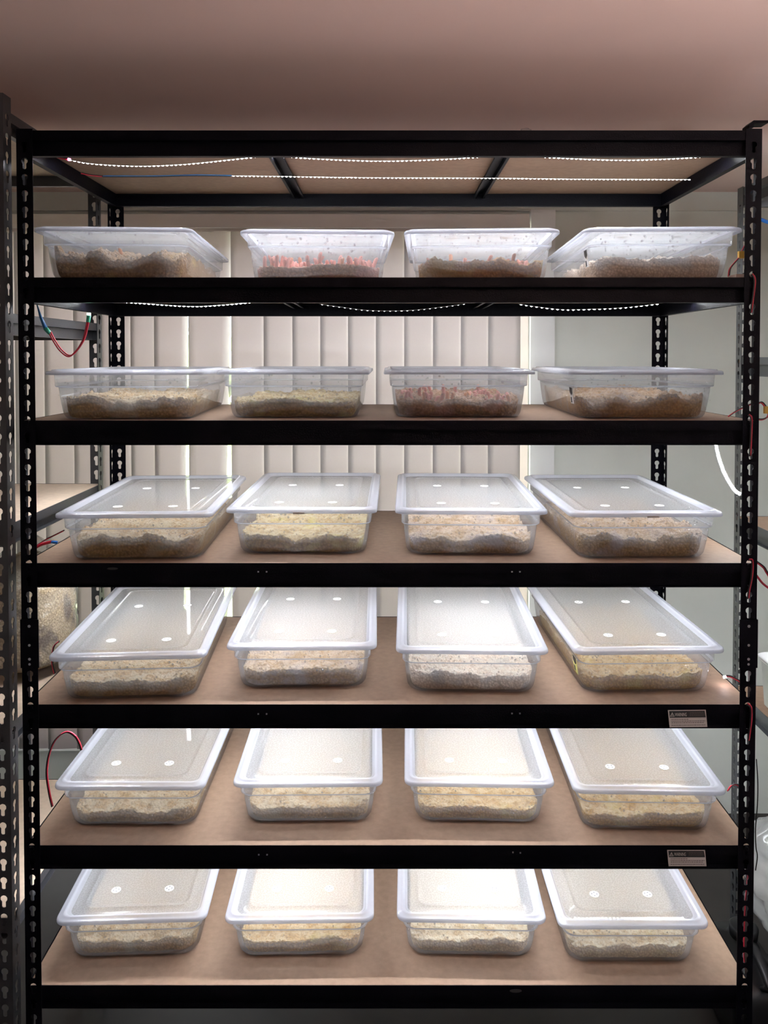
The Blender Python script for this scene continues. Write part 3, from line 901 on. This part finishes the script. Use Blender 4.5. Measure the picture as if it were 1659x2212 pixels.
# ------------------------------------------------------------------ wires and connectors
def cable(label, pts, colours, r=.0014, gap=.0022, name='wire', group=None):
    pts = catmull(pts, 7)
    if len(colours) == 1:
        mb = MB(); mb.tube(pts, r); o = build(mb, name, colours[0], None, True); return tag(o, label, 'wire', group)
    t = thing(name, label, 'wire', pts[0], 0, group)
    for k, m in enumerate(colours):
        mb = MB(); sh = (k - (len(colours) - 1) / 2) * gap
        mb.tube([p - pts[0] + Vector((sh, -abs(sh) * .3, sh * .7)) for p in pts], r)
        build(mb, 'red_core' if m is RED else ('black_core' if m is BLK else 'blue_sleeve'), m, t, True)
    return t


Y = .06
t = cable('red wire loop with blue and green sleeves hanging at upper left',
          [P(*p, Y) for p in ((108, 718), (118, 737), (132, 757), (150, 769), (166, 757), (181, 733), (188, 706), (190, 694))], [RED, RED], r=.0017, gap=.0034)
mb = MB(); o0 = t.location
mb.tube([P(*p, Y) - o0 for p in ((79, 655), (88, 685), (100, 712))], .0010, r1=.0050); build(mb, 'blue_sleeve', BLUE, t, True)
mb = MB(); mb.tube([P(*p, Y) - o0 for p in ((98, 709), (104, 716), (108, 721))], .0052, r1=.0044); build(mb, 'green_sleeve', GREEN, t, True)
mb = MB(); mb.tube([P(*p, Y) - o0 for p in ((190, 696), (191, 688), (192, 681))], .0042, r1=.0046); build(mb, 'green_sleeve', GREEN, t, True)
mb = MB(); mb.tube([P(*p, Y) - o0 for p in ((192, 682), (192, 676))], .0042); build(mb, 'glowing_tip', LEDGREEN, t, True)

t = cable('dark lead with glowing pink tip at the left end of the top strip', [P(*p, .115) for p in ((112, 334), (128, 340), (146, 344))], [RED, BLK], r=.0016)
mb = MB(); mb.tube([P(147, 344, .113) - t.location, P(152, 345, .113) - t.location], .0030); build(mb, 'glowing_tip', LEDPINK, t, True)
cable('dark blue and black wire running to the rear strip under the top board', [P(*p, .265) for p in ((222, 381), (330, 381), (420, 379), (500, 380))], [BLK, BLUE], r=.0016)
cable('short red wire entering under the top board at left', [P(*p, .265) for p in ((176, 374), (195, 378), (222, 381))], [RED, BLK], r=.0014)
t = cable('red wire with blue crimp lying beside the left tub of the third tier', [P(*p, .08) for p in ((78, 1182), (90, 1176), (104, 1172), (112, 1170))], [RED], r=.0034)
mb = MB(); mb.tube([P(111, 1170.5, .08), P(124, 1172, .08)], .0034); tag(build(mb, 'crimp_connector', BRIGHTBLUE, None, True), 'small blue crimp at the end of the red wire, third tier left', 'connector')
cable('black and red lead rising behind the left tub of the third tier', [P(*p, .085) for p in ((77, 1180), (98, 1166), (118, 1156), (138, 1146))], [RED, BLK])
cable('arching black and red wire loop left of the fifth tier', [P(*p, .10) for p in ((113, 1742), (106, 1710), (101, 1670), (106, 1630), (120, 1598), (143, 1581), (162, 1590), (172, 1607), (176, 1620))], [BLK, RED], r=.0017)
cable('red and black lead behind the left tub of the fourth tier', [P(*p, .10) for p in ((128, 1385), (116, 1398), (113, 1430), (118, 1455))], [RED, BLK])
grp = 'red wires threaded through the right front post'
for pts_, lab in ((((1624, 592), (1630, 603), (1629, 625), (1625, 655), (1622, 676)), 'topmost red wire threaded down the right front post'),
                  (((1617, 896), (1623, 905), (1622, 945), (1620, 985)), 'second red wire from the top threaded down the right front post'),
                  (((1617, 1209), (1625, 1212), (1624, 1245), (1618, 1275), (1616, 1293)), 'third red wire from the top threaded down the right front post'),
                  (((1614, 1520), (1622, 1530), (1622, 1560), (1618, 1590), (1616, 1600)), 'lowest red wire threaded down the right front post')):
    cable(lab, [P(*p, -.006) for p in pts_], [BLK, RED], r=.0015, group=grp)
t = cable('red and black lead by the far right tub of the top loaded tier', [P(*p, .05) for p in ((1574, 597), (1577, 580), (1588, 566), (1597, 556))], [RED, BLK], r=.0015)
mb = MB(); p = P(1601, 551, .05); mb.box((p.x - .006, p.y - .004, p.z - .007), (p.x + .006, p.y + .004, p.z + .008))
tag(build(mb, 'plug_connector', YEL, None, rot=(0, 0, 0)), 'yellow plug beside the far right tub of the top loaded tier', 'connector')
cable('red wire rising from the yellow plug by the right post', [P(*p, .05) for p in ((1602, 543), (1606, 536), (1609, 530))], [RED, BLK], r=.0012)
cable('red lead crossing from the second tier board to the right post', [P(*p, .10) for p in ((1574, 899), (1590, 888), (1606, 880), (1622, 873))], [RED, BLK], r=.0017)
cable('red and black loop outside the right post beside the second tier', [P(*p, .03) for p in ((1626, 875), (1640, 870), (1646, 870), (1653, 878), (1660, 890), (1658, 900), (1646, 906), (1626, 904))], [RED, BLK], r=.0016)
mb = MB(); p = P(1657, 885, .02); mb.box((p.x - .006, p.y - .004, p.z - .008), (p.x + .006, p.y + .004, p.z + .007)); tag(build(mb, 'plug_connector', YEL), 'yellow plug at the right edge beside the second tier', 'connector')
cable('upper red and black lead at the right edge beside the fourth tier', [P(*p, .03) for p in ((1626, 1208), (1648, 1224), (1656, 1236), (1668, 1255))], [RED, BLK], r=.0016)
cable('lower red lead at the right edge beside the fourth tier', [P(*p, .03) for p in ((1626, 1232), (1643, 1255), (1652, 1264), (1668, 1276))], [RED], r=.0024)
t = cable('pink-lit red lead with a glowing end beside the far right tub, fourth tier', [P(*p, .10) for p in ((1568, 1460), (1578, 1461), (1590, 1467), (1602, 1474))], [RED, BLK], r=.0016)
mb = MB(); mb.tube([P(1563, 1463, .10) - t.location, P(1568, 1462, .10) - t.location], .0028); build(mb, 'glowing_tip', emit('led_white_tip', (1, .85, .92, 1), 60), t, True)
cable('red lead curving behind the lid of the far right tub, fifth tier', [P(*p, .12) for p in ((1572, 1708), (1580, 1697), (1590, 1694), (1600, 1700))], [RED, BLK], r=.0016)
cable('thin black cable hanging outside the right front post', [P(*p, .01) for p in ((1634, 1640), (1637, 1690), (1636, 1740), (1632, 1790), (1633, 1830), (1636, 1850), (1632, 1880))], [BLK], r=.0012)
cable('blue cable passing behind the right front post near the top', [P(*p, .30) for p in ((1628, 470), (1645, 475), (1662, 481), (1690, 486))], [BRIGHTBLUE], r=.0045)
cable('long red wire inside the lower right post', [P(*p, .006) for p in ((1617, 1880), (1610, 1950), (1608, 2000), (1607, 2060), (1610, 2090))], [RED], r=.0014)

# ------------------------------------------------------------------ things on the neighbour racks
# big spawn bag on the left rack
bz = zs_left[3]; bag = thing('substrate_bag', 'large clear plastic bag of pale speckled grain on the left rack', 'bag', (lx1 - .105, .30, bz))


def blob(nz, nth, rx, ry, H, seed, wob, z0=0.0, top=.25):
    vs = []; off = Vector((seed, seed * 2.1, 0))
    loops = []
    for i in range(nz + 1):
        t = i / nz
        s = min(1.0, (t / .12) ** .5 if t < .12 else 1.0)
        if t > 1 - top: s *= math.cos((t - 1 + top) / top * 1.35)
        lp = []
        for k in range(nth):
            a = 2 * math.pi * k / nth
            p = Vector((math.cos(a), math.sin(a), t * 3))
            q = 1 + wob * noise.noise(p * 2.2 + off) + wob * .6 * noise.noise(p * 6 + off)
            cx = math.copysign(abs(math.cos(a)) ** .75, math.cos(a)); cy = math.copysign(abs(math.sin(a)) ** .75, math.sin(a))
            lp.append((rx * s * q * cx, ry * s * q * cy, z0 + H * t))
        loops.append(lp)
    mb = MB(); mb.loft(loops, True, True); return mb


SPAWN = grain_mat('speckled_spawn', (.30, .28, .30), (.16, .12, .09), (.62, .60, .57), .75, .52)
build(blob(26, 44, .100, .115, .285, 3.3, .05, .002), 'grain_fill', SPAWN, bag, True)
build(blob(34, 60, .104, .120, .325, 3.3, .06, .0012, .4), 'plastic_film', BAGFILM, bag, True)
# kraft tub, translucent block tub and bags on the right rack
def lathe(prof, n=28):
    mb = MB(); mb.loft([[(r * math.cos(2 * math.pi * k / n), r * math.sin(2 * math.pi * k / n), z) for k in range(n)] for r, z in prof], True, True); return mb


kx = rx0 + .085
t = thing('paper_tub', 'round kraft paper tub on the right-hand rack', 'tub', (kx, .33, zs_right[2]))
build(lathe([(.050, .0), (.058, .055), (.060, .062), (.058, .066)]), 'cup', KRAFT, t, True)
build(lathe([(.062, .0665), (.0625, .074), (.058, .078)]), 'paper_lid', GREYTAG, t, True)
t = thing('storage_tub', 'white frosted tub with upright sides on the right-hand rack', 'tub', (rx0 + .10, .36, zs_right[3]))
mb = MB(); mb.loft([rrect(.075 + i, .12 + i, .02, z) for i, z in ((-.006, 0), (0, .006), (.006, .12), (.010, .125), (.010, .13))], True, True); build(mb, 'tub', WHITECAN, t, True)
mb = MB(); mb.loft([rrect(.087 + i, .132 + i, .022, z) for i, z in ((0, .1305), (.001, .137), (-.004, .140))], True, True); build(mb, 'tub_lid', TAPE, t, True)
t = thing('carton', 'brown cardboard carton on top of the right-hand rack', 'box', (rx0 + .15, .25, zs_right[0]))
mb = MB(); mb.box((-.12, -.2, 0), (.14, .2, .075)); build(mb, 'carton_body', CARD, t)
mb = MB(); mb.box((-.121, -.03, .02), (-.12, .03, .0755)); build(mb, 'packing_tape', KRAFT, t)
t = thing('plastic_bag', 'crumpled clear plastic bag at the lower right edge', 'bag', (rx0 + .075, .34, zs_right[4]))
build(blob(24, 50, .13, .14, .30, 9.1, .16, .001, .5), 'plastic_film', plastic('crumpled_film', .45, (.80, .82, .82), rough=.08, gloss=1.3), t, True)
# black watering can shaped jug on the floor at the right
t = thing('black_jug', 'black plastic jug with a spout standing at the lower right edge', 'jug', (.925, .36, 0))
mb = MB(); mb.loft([rrect(.068 * s, .13 * s, .04 * s, z) for s, z in ((.9, 0), (1, .02), (1.02, .22), (.85, .29), (.4, .335), (.36, .36))], True, True); build(mb, 'jug_body', BLACKPLASTIC, t, True)
build(lathe([(.034, .361), (.036, .40), (.030, .405)]), 'screw_cap', BLACKPLASTIC, t, True)
mb = MB(); mb.tube(catmull([(.0, -.10, .27), (.0, -.14, .33), (.0, -.06, .38), (.0, -.03, .345)], 6), .012); build(mb, 'jug_handle', BLACKPLASTIC, t, True)
t.scale = (1, 1, .62)
# made-up floor uplighter, out of view, added to brighten the ceiling
t = thing('added_fill_lamp', 'added floor uplighter, unseen behind the viewer, that brightens the ceiling', 'fill_lamp', (.75, -1.62, 0))
build(lathe([(.13, 0), (.13, .02), (.02, .03)]), 'fill_lamp_base', BLACKPLASTIC, t, True)
mb = MB(); mb.tube([(0, 0, .03), (0, 0, .8), (0, 0, 1.73)], .012); build(mb, 'fill_lamp_pole', BLACKPLASTIC, t, True)
mb = MB(); n = 28; mb.loft([[(r * math.cos(2 * math.pi * k / n), r * math.sin(2 * math.pi * k / n), z) for k in range(n)] for r, z in ((.02, 1.73), (.09, 1.76), (.14, 1.80), (.136, 1.80), (.086, 1.765), (.02, 1.74))], True, True); build(mb, 'fill_lamp_shade', BLACKPLASTIC, t, True)
ld = bpy.data.lights.new('ceiling_fill_light', 'AREA'); ld.shape = 'DISK'; ld.size = .15; ld.energy = 38; ld.color = (1.0, .86, .80)
lo = bpy.data.objects.new('ceiling_fill_light', ld); C.objects.link(lo); lo.parent = t; lo.location = (0, 0, 1.775); lo.rotation_euler = (math.pi, 0, 0)
# scraps seen above the top board
p = P(235, 277, .10); mb = MB(); mb.box((p.x - .010, .05, LV[0]), (p.x + .010, .14, LV[0] + .004)); mb.box((p.x - .010, .099, LV[0] + .004), (p.x + .010, .101, LV[0] + .022))
tag(build(mb, 'paper_tab', CARD), 'small pale tab sticking up on the top board at left', 'tab')
p = P(1132, 279, .05); t = thing('plastic_scrap', 'small crumpled plastic scrap on the top board right of centre', 'scrap', (p.x, .03, LV[0]))
build(blob(8, 14, .012, .012, .012, 2.2, .3, .0005, .5), 'scrap_film', BAGFILM, t, True)
p = P(1594, 595, .03); mb = MB(); mb.box((p.x - .012, .012, LV[1]), (p.x + .024, .05, LV[1] + .008)); tag(build(mb, 'adapter_box', PAPER), 'small pale block on the top loaded tier beside the right post', 'block')
